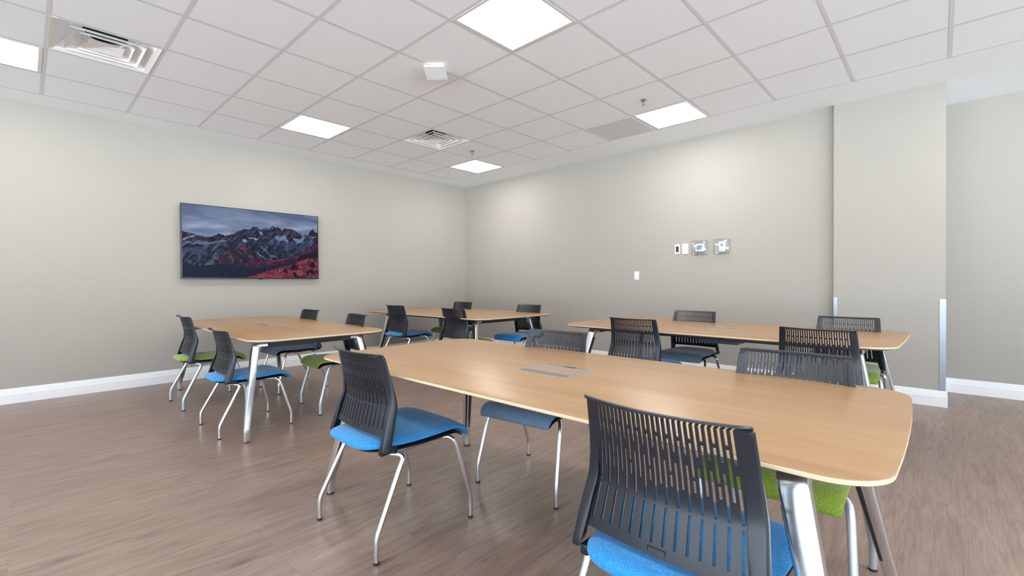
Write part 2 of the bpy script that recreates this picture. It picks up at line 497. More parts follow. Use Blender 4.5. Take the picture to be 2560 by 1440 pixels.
for (i, j) in GRILLES:
    t = empty('return_air_grille', 'flat grey perforated return air grille beside a ceiling light panel', 'air grille', (gx(i) + T / 2, gy(j) - T / 2, HC))
    h = T / 2 - b; mb = MB(); w = .006
    for a0, a1, b0, b1 in ((-h, h, -h, -h + w), (-h, h, h - w, h), (-h, -h + w, -h + w, h - w), (h - w, h, -h + w, h - w)):
        mb.box(a0, a1, b0, b1, .0038, .010)
    mb.build('grille_frame', M['vent'], t)
    MB().box(-h + w, h - w, -h + w, h - w, .004, .008).build('perforated_panel', M['grille'], t)

for (x, y, lab) in ((4.318, -1.492, 'chrome fire sprinkler head near the return air grille'), (1.857, -1.491, 'small fire sprinkler head above the farthest light panel')):
    t = empty('sprinkler', lab, 'sprinkler', (x, y, HC + .006), 0, 'ceiling sprinkler heads')
    MB().lathe([(.001, -.006), (.020, -.006), (.028, -.002), (.029, 0)]).build('escutcheon', M['steel'], t, True)
    MB().lathe([(.010, -.008), (.012, -.016), (.008, -.022), (.005, -.028)]).build('sprinkler_body', M['steel'], t, True)
    mb = MB()
    for s in (-1, 1): mb.sweep(roundpath([(s * .008, 0, -.014), (s * .014, 0, -.030), (s * .003, 0, -.044)], .008), .002, 6)
    mb.build('yoke', M['steel'], t)
    MB().lathe([(.001, -.044), (.014, -.045), (.015, -.048), (.001, -.049)], seg=16).build('deflector', M['steel'], t)

# wedge shaped access point / sensor housing
t = empty('wireless_access_point', 'small white wedge-shaped box mounted on the ceiling grid', 'ceiling device', (3.395, -3.275, HC + .0035), math.radians(43))
a = [(-.088, -.095, -.024), (.088, -.095, -.024), (.085, .080, -.058), (-.085, .080, -.058)]
c = [(-.075, -.075, 0), (.075, -.075, 0), (.075, .075, 0), (-.075, .075, 0)]
mbx = MB().add(a + c, [(0, 1, 2, 3), (4, 5, 6, 7), (0, 1, 5, 4), (1, 2, 6, 5), (2, 3, 7, 6), (3, 0, 4, 7)])
o = mbx.build('housing', M['plate'], t)
bv = o.modifiers.new('bevel', 'BEVEL'); bv.width = .006; bv.segments = 2
MB().box(.055, .068, .058, .064, -.0545, -.0515).build('indicator', M['jackblack'], t)

# ------------------------------------------------------------------ wall devices
def plate(x0, x1, z0, z1, label, jack=False, name='wall_plate', grp=None):
    t = empty(name, label, 'wall plate', ((x0 + x1) / 2, 0, (z0 + z1) / 2), 0, grp)
    w, h = (x1 - x0) / 2, (z1 - z0) / 2
    mb = MB().box(-w, w, -.007, -.0002, -h, h, bev=.003)
    mb.build('cover_plate', M['plate'], t, True)
    for s in (-1, 1): MB().add([(.003 * math.cos(k * math.pi / 4), -.0075, s * h * .82 + .003 * math.sin(k * math.pi / 4)) for k in range(8)], [tuple(range(8))]).build('screw', M['brushed'], t)
    if jack:
        for r in range(3):
            for s in (-1, 1):
                MB().box(s * .0085 - .0065, s * .0085 + .0065, -.0095, -.0068, (r - 1) * .022 - .009, (r - 1) * .022 + .009, bev=.001).build('jack_port', M['jackblack'], t)
        MB().box(-.017, .017, -.0082, -.0068, -.036, .036).build('jack_insert', M['jackblack'], t)
    return t
plate(3.978, 4.044, 1.463, 1.583, 'white wall plate with black jack ports, left of the thermostats', True)
plate(4.070, 4.147, 1.459, 1.586, 'blank white wall plate between jack plate and first thermostat cover')
plate(3.418, 3.487, 1.143, 1.256, 'lone blank white wall plate, low on the right wall')

def thermostat(x0, x1, z0, z1, label, kind):
    xc, zc = (x0 + x1) / 2, (z0 + z1) / 2; w, h = (x1 - x0) / 2 - .006, (z1 - z0) / 2
    t = empty('thermostat', label, 'thermostat', (xc, 0, zc), 0, 'thermostats under clear lockable covers')
    MB().box(-w * .93, w * .93, -.004, -.0002, -h * .93, h * .93, bev=.001).build('back_plate', M['guardback'], t)
    if kind == 0:
        MB().box(-.052, .052, -.030, -.005, -.048, .048, bev=.008).build('thermostat_body', M['plate'], t, True)
        MB().box(-.033, .033, -.0315, -.0298, -.022, .030, bev=.0005).build('display', M['lcd'], t)
    else:
        MB().box(-.038, .034, -.022, -.005, -.062, .060, bev=.005).build('thermostat_body', M['plate'], t, True)
        MB().box(-.018, .012, -.0235, -.0218, .004, .032, bev=.0005).build('display', M['lcd'], t)
        MB().box(-.010, .002, -.0228, -.0218, -.018, -.013).build('button', M['brushed'], t)
        MB().box(-.019, .013, -.0224, -.0218, -.033, -.030).build('marking_strip', M['brushed'], t)
    # clear cover: five sided rounded shell
    mb = MB(); d = .062
    mb.box(-w, w, -d, -.005, -h, h, bev=.016)
    mb.build('clear_cover', M['clear'], t, True)
    MB().lathe([(.001, -.012), (.010, -.012), (.010, .004), (.001, .004)], (0, -.035, -h), 16).build('lock', M['brass'], t, True)
thermostat(4.195, 4.392, 1.436, 1.614, 'thermostat with wide display under clear cover, nearer the blank plate', 0)
thermostat(4.450, 4.650, 1.438, 1.617, 'slim upright thermostat under clear cover, the rightmost wall device', 1)

# ------------------------------------------------------------------ television
def tv_picture(nx, ny):
    rng = np.random.RandomState(3)
    def vnoise(u, v, s):
        tab = np.random.RandomState(s).rand(64, 64)
        iu, iv = np.floor(u).astype(int), np.floor(v).astype(int); fu, fv = u - iu, v - iv
        fu, fv = fu * fu * (3 - 2 * fu), fv * fv * (3 - 2 * fv)
        g = lambda a, b_: tab[a % 64, b_ % 64]
        return (g(iu, iv) * (1 - fu) + g(iu + 1, iv) * fu) * (1 - fv) + (g(iu, iv + 1) * (1 - fu) + g(iu + 1, iv + 1) * fu) * fv
    def fbm(u, v, s, o=5):
        r = 0; a = .5; t_ = 0
        for k in range(o): r = r + a * vnoise(u * 2 ** k, v * 2 ** k, s + k); t_ += a; a *= .55
        return r / t_
    def cv(pts):
        U, V = [], []
        for x, y in pts:
            t_ = (x - 100) / 2020; top = 170 + t_ * 205; bot = 1290 + t_ * 10
            U.append(t_ * 1120 / (t_ * 1120 + (1 - t_) * 925)); V.append((y - top) / (bot - top))
        return U, V
    u = (np.arange(nx) + .5) / nx; v = (np.arange(ny) + .5) / ny
    Ug, Vg = np.meshgrid(u, v)
    c = lambda r, g, b_: np.array([r, g, b_], float) / 255
    img = np.zeros((ny, nx, 3))
    def lay(mask, col): img[mask] = col[mask] if col.ndim == 3 else col
    def mixc(a, b_, f_): return a * (1 - f_[..., None]) + b_ * f_[..., None]
    # sky
    cl = fbm(Ug * 3 + Vg * 2, Vg * 12 - Ug * 3.0, 11)
    sky = mixc(c(84, 100, 134), c(124, 138, 168), np.clip((cl - .3) * 2.2, 0, 1))
    for (px, py, r_, k_) in ((.07, .30, .09, .55), (.22, .28, .07, .45), (.29, .37, .05, .4), (.15, .23, .12, .25), (.83, .22, .13, .5), (.66, .15, .08, .18)):
        d = np.exp(-(((Ug - px) / r_) ** 2 + ((Vg - py + (Ug - px) * .3) / .035) ** 2)); sky = mixc(sky, c(205, 208, 215), np.clip(d * k_ * (cl * 1.6), 0, 1))
    img[:] = sky
    # rock
    ru, rv = cv([(100, 590), (160, 598), (240, 630), (350, 682), (430, 650), (510, 612), (600, 655), (640, 652), (700, 610), (770, 570), (840, 546), (880, 560), (930, 540), (965, 505), (1020, 500), (1062, 552), (1110, 545), (1180, 522), (1205, 550), (1240, 520), (1280, 502), (1320, 520), (1345, 510), (1430, 572), (1470, 540), (1540, 552), (1630, 558), (1690, 595), (1760, 630), (1830, 672), (1872, 640), (1910, 662), (1955, 600), (2008, 562), (2070, 600), (2120, 612)])
    jag = (fbm(Ug * 44, Vg * 0, 21, 5) - .5) * .040
    ridge = np.interp(Ug, ru, rv) + jag
    depth = Vg - ridge
    n1 = fbm(Ug * 26 + Vg * 6, Vg * 16 - Ug * 8, 31); n2 = fbm(Ug * 70 + 20 * Vg, Vg * 18, 41, 4); n3 = fbm(Ug * 50, Vg * 50, 51, 4)
    tx = np.clip((n1 * .5 + n2 * .5 - .38) * 3.0, 0, 1)
    rock = mixc(c(14, 22, 42), c(74, 88, 116), tx ** 1.6)
    redt = np.clip((n3 - .5) * 5, 0, 1) * np.clip(1 - depth * 3, 0, 1)
    rock = mixc(rock, c(92, 46, 66), redt * .55)
    streak = np.clip((fbm(Ug * 55 + Vg * 26, Vg * 9, 61, 4) - .56) * 7, 0, 1) * np.clip(depth * 6, 0, 1) * np.clip(1.15 - depth * 1.8, 0, 1)
    rock = mixc(rock, c(128, 142, 170), streak * .55)
    lay(depth > 0, rock)
    # snow fields (polylines with thickness)
    def band(pts, th, col, amt=.85, ns=71):
        U_, V_ = cv(pts); m_ = (Ug > U_[0]) & (Ug < U_[-1]); cen = np.interp(Ug, U_, V_)
        tp = np.clip(np.minimum(Ug - U_[0], U_[-1] - Ug) / (.18 * (U_[-1] - U_[0]) + 1e-6), 0, 1) ** .6
        nz_ = fbm(Ug * 46, Vg * 40, ns, 4)
        cen = cen + (fbm(Ug * 30, Vg * 3, ns + 3, 3) - .5) * .05
        e = np.clip(1 - np.abs(Vg - cen) / (th * (.15 + 1.6 * nz_ * nz_ * 1.4) * tp + 1e-5), 0, 1)
        f_ = np.clip(e * 3, 0, 1) * amt * m_ * (depth > .01); img[:] = mixc(img, col, f_)
    band([(100, 705), (160, 700), (240, 645)], .022, c(150, 156, 172)); band([(100, 765), (300, 770), (430, 760), (600, 725)], .030, c(104, 118, 146), .8)
    band([(100, 860), (280, 880), (420, 800)], .05, c(66, 82, 112), .6); band([(890, 690), (960, 690), (1030, 690)], .022, c(170, 176, 190))
    band([(1300, 665), (1380, 690), (1480, 680), (1540, 740)], .055, c(112, 134, 168)); band([(1620, 700), (1680, 735), (1770, 730), (1860, 695)], .045, c(112, 134, 168))
    band([(1960, 700), (2020, 680), (2080, 690)], .02, c(120, 140, 170)); band([(1050, 575), (1080, 625), (1110, 630)], .03, c(130, 145, 170)); band([(1110, 545), (1160, 538), (1190, 530)], .012, c(190, 180, 180))
    band([(1215, 540), (1285, 542)], .012, c(120, 138, 168)); band([(810, 710), (880, 750)], .03, c(140, 152, 176)); band([(1380, 780), (1700, 830), (2000, 800)], .07, c(58, 80, 112), .5, 75)
    band([(1000, 880), (1080, 960), (1150, 1010)], .02, c(100, 118, 148)); band([(1040, 790), (1200, 930), (1370, 1000)], .022, c(84, 104, 136), .8)
    # central reddish spur
    U_, V_ = cv([(220, 1150), (400, 1050), (560, 950), (700, 870), (870, 800), (960, 880), (1100, 1000), (1200, 1060)])
    sp = Vg - np.interp(Ug, U_, V_); m_ = (Ug > U_[0]) & (Ug < U_[-1]) & (sp > 0)
    spc = mixc(c(26, 26, 44), c(116, 52, 70), np.clip((fbm(Ug * 60 - Vg * 30, Vg * 14, 81, 4) - .42) * 4, 0, 1) * np.clip(1 - sp * 5, 0, 1))
    spc = mixc(spc, c(112, 120, 142), np.clip((fbm(Ug * 46, Vg * 8, 85, 3) - .6) * 6, 0, 1) * .6); lay(m_, spc)
    # dark forest and plum band
    U_, V_ = cv([(100, 1050), (260, 1110), (420, 1090), (700, 1080), (1100, 1040), (1450, 1000), (1740, 955), (1900, 880), (2020, 820), (2120, 775)])
    fo = Vg - np.interp(Ug, U_, V_) - (fbm(Ug * 30, Vg * 0, 91, 3) - .5) * .02
    nn = fbm(Ug * 60, Vg * 50, 95, 4)
    pl = mixc(c(58, 24, 50), c(132, 44, 74), np.clip((nn - .3) * 2.5, 0, 1))
    dk = mixc(c(10, 18, 36), c(24, 36, 62), nn)
    wgt = np.clip((Ug - .30) * 5, 0, 1) * np.clip(1 - fo * 9, 0, 1)
    lay(fo > 0, mixc(dk, pl, wgt))
    U_, V_ = cv([(1700, 1000), (1800, 945), (1950, 935), (2120, 940)])
    d2 = Vg - np.interp(Ug, U_, V_); lay((Ug > U_[0]) & (d2 > 0) & (fo > 0), mixc(c(14, 14, 26), c(34, 26, 44), nn))
    # red foreground hill
    U_, V_ = cv([(860, 1290), (1000, 1250), (1200, 1180), (1400, 1130), (1560, 1100), (1680, 1060), (1800, 1030), (1900, 1005), (2120, 1000)])
    hl = Vg - np.interp(Ug, U_, V_); nr = fbm(Ug * 34 + Vg * 16, Vg * 30 - Ug * 22, 101, 5); ns = fbm(Ug * 110, Vg * 100, 105, 3)
    red = mixc(c(84, 30, 56), c(138, 56, 72), np.clip((nr - .35) * 3, 0, 1)); red = mixc(red, c(190, 104, 86), np.clip((ns - .62) * 6, 0, 1) * .8)
    red = mixc(red, c(24, 16, 30), np.clip((fbm(Ug * 16 - Vg * 3, Vg * 10, 111, 4) - .60) * 10, 0, 1))
    lay((hl > 0) & (Ug > U_[0]), red)
    img = np.clip(img, 0, 1)
    return np.where(img <= .04045, img / 12.92, ((img + .055) / 1.055) ** 2.4)

tv = empty('television', 'flat wall-mounted television showing dark red and blue mountains', 'television', (0, -3.566, 1.617))
W2, H2 = .793, .436
MB().box(.028, .066, -W2, W2, -H2, H2, bev=.004).build('tv_case', M['tvblack'], tv)
MB().box(.001, .028, -.30, .30, -.22, .22, bev=.003).build('wall_mount', M['blackm'], tv)
nx, ny = 420, 232
sw, sh = W2 - .011, H2 - .010
pic = tv_picture(nx * 2, ny * 2).reshape(ny, 2, nx, 2, 3).mean((1, 3))
ys = np.linspace(-sw, sw, nx + 1); zs = np.linspace(sh + .002, -sh + .004, ny + 1)
vv = np.zeros(((nx + 1) * (ny + 1), 3)); Yg, Zg = np.meshgrid(ys, zs); vv[:, 0] = .0668; vv[:, 1] = Yg.ravel(); vv[:, 2] = Zg.ravel()
ii = (np.arange(ny)[:, None] * (nx + 1) + np.arange(nx)[None]).ravel()
ff = np.stack([ii, ii + nx + 1, ii + nx + 2, ii + 1], 1)
me = bpy.data.meshes.new('tv_screen'); me.from_pydata(vv.tolist(), [], ff.tolist())
ca = me.color_attributes.new('picture', 'FLOAT_COLOR', 'CORNER')
cols = np.ones((len(ff), 4, 4)); cols[:, :, :3] = pic.reshape(-1, 1, 3)
ca.data.foreach_set('color', cols.ravel().astype('f'))
N = NT('lit_tv_picture'); at = N.n('ShaderNodeVertexColor', layer_name='picture')
N.l(at.outputs[0], N.b.inputs['Emission Color']); N.b.inputs['Emission Strength'].default_value = .85
N.b.inputs['Base Color'].default_value = (.004, .004, .004, 1); N.b.inputs['Roughness'].default_value = .3
N.b.inputs['Specular IOR Level'].default_value = .05
me.materials.append(N.m)
so = bpy.data.objects.new('tv_screen', me); COL.objects.link(so); so.parent = tv
MB().box(.045, .064, .03, .07, -H2 - .008, -H2 + .001, bev=.002).build('indicator', M['tvblack'], tv)

# ------------------------------------------------------------------ chairs
def interp(x, pts):
    if x <= pts[0][0]: return pts[0][1]
    for (a, p), (b_, q) in zip(pts, pts[1:]):
        if x <= b_: return p + (q - p) * (x - a) / (b_ - a)
    return pts[-1][1]
def smooth_pts(pts, n):
    """Catmull-Rom through y(z) control points -> dense table"""
    out = []
    P = [pts[0]] + pts + [pts[-1]]
    for i in range(1, len(P) - 2):
        for k in range(n):
            t = k / n; r = []
            for d in (0, 1):
                a, b_, c, e = P[i - 1][d], P[i][d], P[i + 1][d], P[i + 2][d]
                r.append(.5 * (2 * b_ + (c - a) * t + (2 * a - 5 * b_ + 4 * c - e) * t * t + (3 * b_ - a - 3 * c + e) * t ** 3))
            out.append(tuple(r))
    out.append(pts[-1]); return out
YF = smooth_pts([(.425, -.166), (.50, -.147), (.560, -.1315), (.585, -.1255), (.600, -.1235), (.615, -.1245), (.66, -.134), (.72, -.1485), (.78, -.164), (.82, -.175)], 4)  # front edge y of the side frame by z
DP = [(.425, .042), (.50, .040), (.56, .034), (.60, .027), (.66, .015), (.72, .010), (.82, .007)]
WD = [(.425, .238), (.50, .232), (.60, .222), (.70, .213), (.82, .205)]
SAG = .030
def back_y(x, z):
    w = interp(z, WD); s = min(1, abs(x) / w)
    return interp(z, YF) - .55 * interp(z, DP) - SAG * (1 - s * s) * interp(z, [(.47, .75), (.6, 1), (.82, 1)])

def make_backrest():
    mb = MB(); NC = 27; S0 = .862; sw_ = .48                   # slot share of the pitch
    pitch = 2 * S0 / NC
    cols = [-1.0, -.95, -.905]
    slots = {}
    for k in range(NC):
        c0 = -S0 + (k + .5) * pitch
        cols += [c0 - pitch * sw_ / 2, c0 + pitch * sw_ / 2]; slots[len(cols) - 2] = k
    cols += [.905, .95, 1.0]
    A = [(.505, .588), (.596, .705), (.730, .900)]
    B = [(.640, .762), (.770, .900)]
    B2 = [(.640, .672), (.679, .762), (.770, .900)]
    zz = sorted({.478, .49, .807} | {z for L_ in (A, B, B2) for p in L_ for z in p if z < .85} | {.52, .535, .55, .565, .58, .61, .625, .655, .69, .715, .745, .785})
    rows = [(z, 0.0, 0.0) for z in zz] + [(.806, -.001, .006), (.806, -.005, .011), (.806, -.013, .0155), (.806, -.024, .0180), (.806, -.030, .0178)]
    nr, nc = len(rows), len(cols)
    def pos(i, j):
        z, dy, dz = rows[i]; s = cols[j]; w = interp(z, WD) - .010
        if dz > 0: w += .0085 * min(1, dz / .01); w -= {.0155: .003, .0180: .009, .0178: .016}.get(dz, 0)
        return Vector((s * w, back_y(s * w, z) + dy, z + dz - .003 * (1 - s * s) * (1 if dz > 0 else 0)))
    P = [[pos(i, j) for j in range(nc)] for i in range(nr)]
    th = .0026
    vs = []; 
    for side in (1, -1):
        for i in range(nr):
            for j in range(nc):
                du = P[i][min(j + 1, nc - 1)] - P[i][max(j - 1, 0)]; dv = P[min(i + 1, nr - 1)][j] - P[max(i - 1, 0)][j]
                n_ = du.cross(dv).normalized(); vs.append(P[i][j] + n_ * th * side)
    solid = [[True] * (nc - 1) for _ in range(nr - 1)]
    for i in range(nr - 1):
        if rows[i + 1][2] > .0112: continue
        zc = (rows[i][0] + rows[i + 1][0]) / 2
        if rows[i + 1][2] > 0: zc = .80
        for j, k in slots.items():
            L_ = A if k % 2 == 0 else (B if (k // 2) % 2 == 0 else B2)
            if any(a < zc < b_ for a, b_ in L_): solid[i][j] = False
    o = nr * nc; idx = lambda i, j: i * nc + j; fs = []
    for i in range(nr - 1):
        for j in range(nc - 1):
            if not solid[i][j]: continue
            q = [idx(i, j), idx(i, j + 1), idx(i + 1, j + 1), idx(i + 1, j)]
            fs.append(tuple(q)); fs.append(tuple(x + o for x in q[::-1]))
            for (di, dj, a, b_) in ((-1, 0, 0, 1), (0, 1, 1, 2), (1, 0, 2, 3), (0, -1, 3, 0)):
                ni, nj = i + di, j + dj
                if not (0 <= ni < nr - 1 and 0 <= nj < nc - 1 and solid[ni][nj]):
                    fs.append((q[a], q[b_], q[b_] + o, q[a] + o))
    mb.add(vs, fs)
    # raised label outline low on the back
    yb = lambda x: back_y(x, .49) - .0035
    for x0, x1, z0, z1 in ((-.022, .022, .497, .498), (-.022, .022, .482, .483), (-.022, -.0212, .482, .498), (.0212, .022, .482, .498)):
        mb.box(x0, x1, yb(0) - .0006, yb(0) + .003, z0, z1)
    return mb

def make_side_frame(mb, sgn):
    sec = []
    n = 20
    for k in range(n):
        a = 2 * math.pi * k / n; c, s = math.cos(a), math.sin(a); e = .30
        sec.append((math.copysign(abs(c) ** e, c), math.copysign(abs(s) ** e, s)))
    zs_ = [.422, .43, .45, .475, .50, .525, .55, .57, .59, .61, .63, .66, .69, .72, .75, .78, .795, .806, .810]
    vs = []
    for z in zs_:
        w = interp(z, WD); d = interp(z, DP) / 2; yc = interp(z, YF) - d
        hw = interp(z, [(.42, .010), (.5, .0135), (.6, .0150), (.70, .0125), (.82, .0115)])
        if z < .43: d *= .8; hw *= .8
        if z > .808: d *= .6; hw *= .7
        # skewed section: back face leans inward, so the rear shows a broad flat band
        for a, b_ in sec:
            x = sgn * (w - hw + a * hw - (.010 if b_ < 0 else 0) * (-b_) * (1 if a < 0 else .35))
            xa = min(abs(x), w)
            vs.append((x, yc + b_ * d - SAG * .8 * (1 - (xa / w) ** 2) * min(1, max(0, (z - .50) / .06)), z))
    m = len(zs_)
    fs = [(i * n + j, i * n + (j + 1) % n, (i + 1) * n + (j + 1) % n, (i + 1) * n + j) for i in range(m - 1) for j in range(n)]
    fs += [tuple(range(n)), tuple((m - 1) * n + j for j in range(n))]
    mb.add(vs, fs)

def pad(path, n=28, ex=3.2):
    """closed pad lofted along a side profile; path rows (y, z, halfwidth, halfthick)"""
    P = smooth_rows(path, 3); m = len(P); vs = []
    for i, (y, z, w, h) in enumerate(P):
        a, b_ = P[max(i - 1, 0)], P[min(i + 1, m - 1)]
        ty, tz = b_[0] - a[0], b_[1] - a[1]; l_ = math.hypot(ty, tz) or 1; ny_, nz_ = -tz / l_, ty / l_
        for k in range(n):
            t_ = 2 * math.pi * (k + .5) / n; c, s = math.cos(t_), math.sin(t_)
            cx = math.copysign(abs(c) ** (2 / ex), c); sy = math.copysign(abs(s) ** (2 / ex), s)
            cr = 1 - (cx * .9) ** 4 * .3
            vs.append((cx * w, y + ny_ * sy * h * cr, z + nz_ * sy * h * cr - .004 * (1 - cx * cx) * 0))
    fs = [(i * n + j, i * n + (j + 1) % n, (i + 1) * n + (j + 1) % n, (i + 1) * n + j) for i in range(m - 1) for j in range(n)]
    fs += [tuple(range(n)), tuple((m - 1) * n + j for j in range(n))]
    return vs, fs
def smooth_rows(rows, n):
    out = []; P = [rows[0]] + rows + [rows[-1]]
    for i in range(1, len(P) - 2):
        for k in range(n):
            t = k / n; r = []
            for d in range(4):
                a, b_, c, e = P[i - 1][d], P[i][d], P[i + 1][d], P[i + 2][d]
                r.append(.5 * (2 * b_ + (c - a) * t + (2 * a - 5 * b_ + 4 * c - e) * t * t + (3 * b_ - a - 3 * c + e) * t ** 3))
            out.append(tuple(r))
    out.append(rows[-1]); return out

SEAT = [(-.256, .436, .10, .004), (-.252, .436, .128, .014), (-.238, .436, .158, .020), (-.205, .437, .186, .022), (-.15, .436, .203, .022), (-.05, .434, .216, .021), (.06, .436, .224, .020),
        (.15, .441, .229, .019), (.205, .440, .230, .018), (.238, .429, .228, .017), (.256, .411, .226, .016), (.263, .394, .223, .011), (.262, .384, .220, .003)]
SHELL = [(-.235, .414, .10, .003), (-.215, .413, .150, .009), (-.15, .410, .196, .010), (-.05, .407, .210, .010), (.08, .409, .219, .010), (.15, .413, .222, .010), (.19, .411, .222, .009), (.222, .402, .219, .007), (.238, .389, .216, .004), (.240, .385, .214, .002)]

def make_chair(seatmat, legmat, label, legr=.0110):
    t = empty('stacking_chair', label, 'chair')
    vs, fs = pad(SEAT); MB().add(vs, fs).build('seat', M[seatmat], t, True)
    vs, fs = pad(SHELL, 24); mb = MB().add(vs, fs)
    for s in (-1, 1):
        mb.box(s * .20 - .012, s * .20 + .012, -.20, -.12, .402, .43, bev=.004)
        mb.box(s * .185 - .010, s * .185 + .010, .02, .08, .398, .412, bev=.003)
    mb.build('seat_shell', M['black'], t, True)
    mb = make_backrest(); make_side_frame(mb, 1); make_side_frame(mb, -1)
    mb.build('backrest', M['black'], t, True)
    for s in (-1, 1):
        for front in (0, 1):
            if front:
                p = roundpath([(s * .165, .06, .397), (s * .180, .125, .400, .03), (s * .228, .160, .402, .035), (s * .236, .180, .355, .03), (s * .255, .250, .095, .03), (s * .255, .250, .008)], n=6)
            else:
                p = roundpath([(s * .12, -.165, .395), (s * .20, -.140, .398, .03), (s * .238, -.105, .390, .038), (s * .238, -.132, .335, .03), (s * .255, -.250, .100, .03), (s * .255, -.250, .008)], n=6)
            lg = MB().sweep(p, legr, 14).build('leg', M[legmat], t, True)
            MB().lathe([(legr * .9, 0), (legr + .0012, .001), (legr + .0012, .008), (legr * .9, .009)], (s * .255, (.25 if front else -.25), 0), 16).build('foot_cap', M['rubber'], lg)
        MB().sweep(roundpath([(s * .170, -.18, .393), (s * .172, .0, .391), (s * .166, .10, .396)], .03), legr * .8, 10).build('seat_rail', M[legmat], t, True)
    return t

protos = {}
def chair(kind, x, y, rz, label, group, sz=1.0):
    seatmat, legmat = kind
    if kind not in protos:
        t = make_chair(seatmat, legmat, label, .0110 if legmat == 'chrome' else .0135); protos[kind] = t
    else:
        t = copy_tree(protos[kind])
    t.location = (x, y, 0); t.rotation_euler = (0, 0, math.radians(rz)); t['label'] = label; t['group'] = group; t['category'] = 'chair'
    t.scale = (1, 1, sz)
    return t
BL, GR, SL = ('blue', 'chrome'), ('green', 'silver'), ('slate', 'chrome')
G1, G2, G3, G4 = 'chairs at the front table', 'chairs at the left table under the television', 'chairs at the far back table', 'chairs at the right table'
chair(BL, 4.515, -4.395, 0, 'bright blue seated black-backed chair at left end of front table, all four chrome legs showing', G1)
chair(BL, 5.925, -4.395, 0, 'largest black-backed chair with bright blue seat, nearest the viewer at front table', G1)
chair(SL, 4.741, -3.584, 186.5, 'slate blue seated chair on far side of front table, chrome legs visible under the table', G1)
chair(GR, 5.965, -3.61, 180, 'green seated chair on far side of front table, seen through the nearest chair', G1)
chair(GR, 1.28, -4.39, 0, 'green seated chair, nearest the left wall at the table under the television', G2)
chair(BL, 2.365, -4.39, 0, 'bright blue seated chair beside the near chrome leg of the left table', G2, .935)
chair(SL, 1.285, -3.594, 180, 'slate blue seated chair on wall side of left table, its back below the television corner', G2)
chair(GR, 2.336, -3.608, 174.4, 'green seated chair on far side of left table, next to left tip of front table', G2)
chair(BL, 1.10, -2.03, 0, 'blue seated black chair at near left of the far back table', G3)
chair(GR, 2.30, -2.03, 0, 'green seated black chair at near centre of far back table, backrest before tabletop', G3)
chair(GR, 1.07, -1.17, 180, 'green seated chair at the far side of the back table, near the room corner', G3)
chair(BL, 2.41, -1.17, 180, 'blue seated chair on far side of back table, at its right end', G3)
chair(BL, 4.585, -2.04, 0, 'blue seated black chair on near side of right table, left one', G4)
chair(GR, 5.845, -2.04, 0, 'black chair on near side of right table, beside the splayed table legs', G4)
chair(SL, 4.62, -1.20, 180, 'slate blue seated chair against right wall, behind the right table centre', G4)
chair(GR, 5.865, -1.22, 180, 'green seated chair behind right table, standing before the boxed column', G4)

# ------------------------------------------------------------------ tables
ZTOP = .718
def outline(hx, hy, r, bow, inset=0.0, n=8):
    """rounded rectangle with gently bowed ends"""
    pts = []; hx -= inset; hy -= inset; r = max(.01, r - inset * .5)
    for cx, cy, a0 in ((hx - r, hy - r, 0), (-(hx - r), hy - r, 90), (-(hx - r), -(hy - r), 180), (hx - r, -(hy - r), 270)):
        for k in range(n + 1):
            a = math.radians(a0 + 90 * k / n); pts.append((cx + r * math.cos(a), cy + r * math.sin(a)))
        nxt = {0: 'top', 90: 'left', 180: 'bot', 270: 'right'}[a0]
        if nxt in ('left', 'right'):
            x = -hx if nxt == 'left' else hx; yy = [hy - r - (2 * (hy - r)) * k / 6 for k in range(1, 6)]
            if nxt == 'right': yy = yy[::-1]
            pts += [(x, y) for y in yy]
    out = []
    for x, y in pts:
        f = 1 - (y / hy) ** 2
        out.append((x + math.copysign(bow * f, x) * (abs(x) > hx * .5), y))
    return out

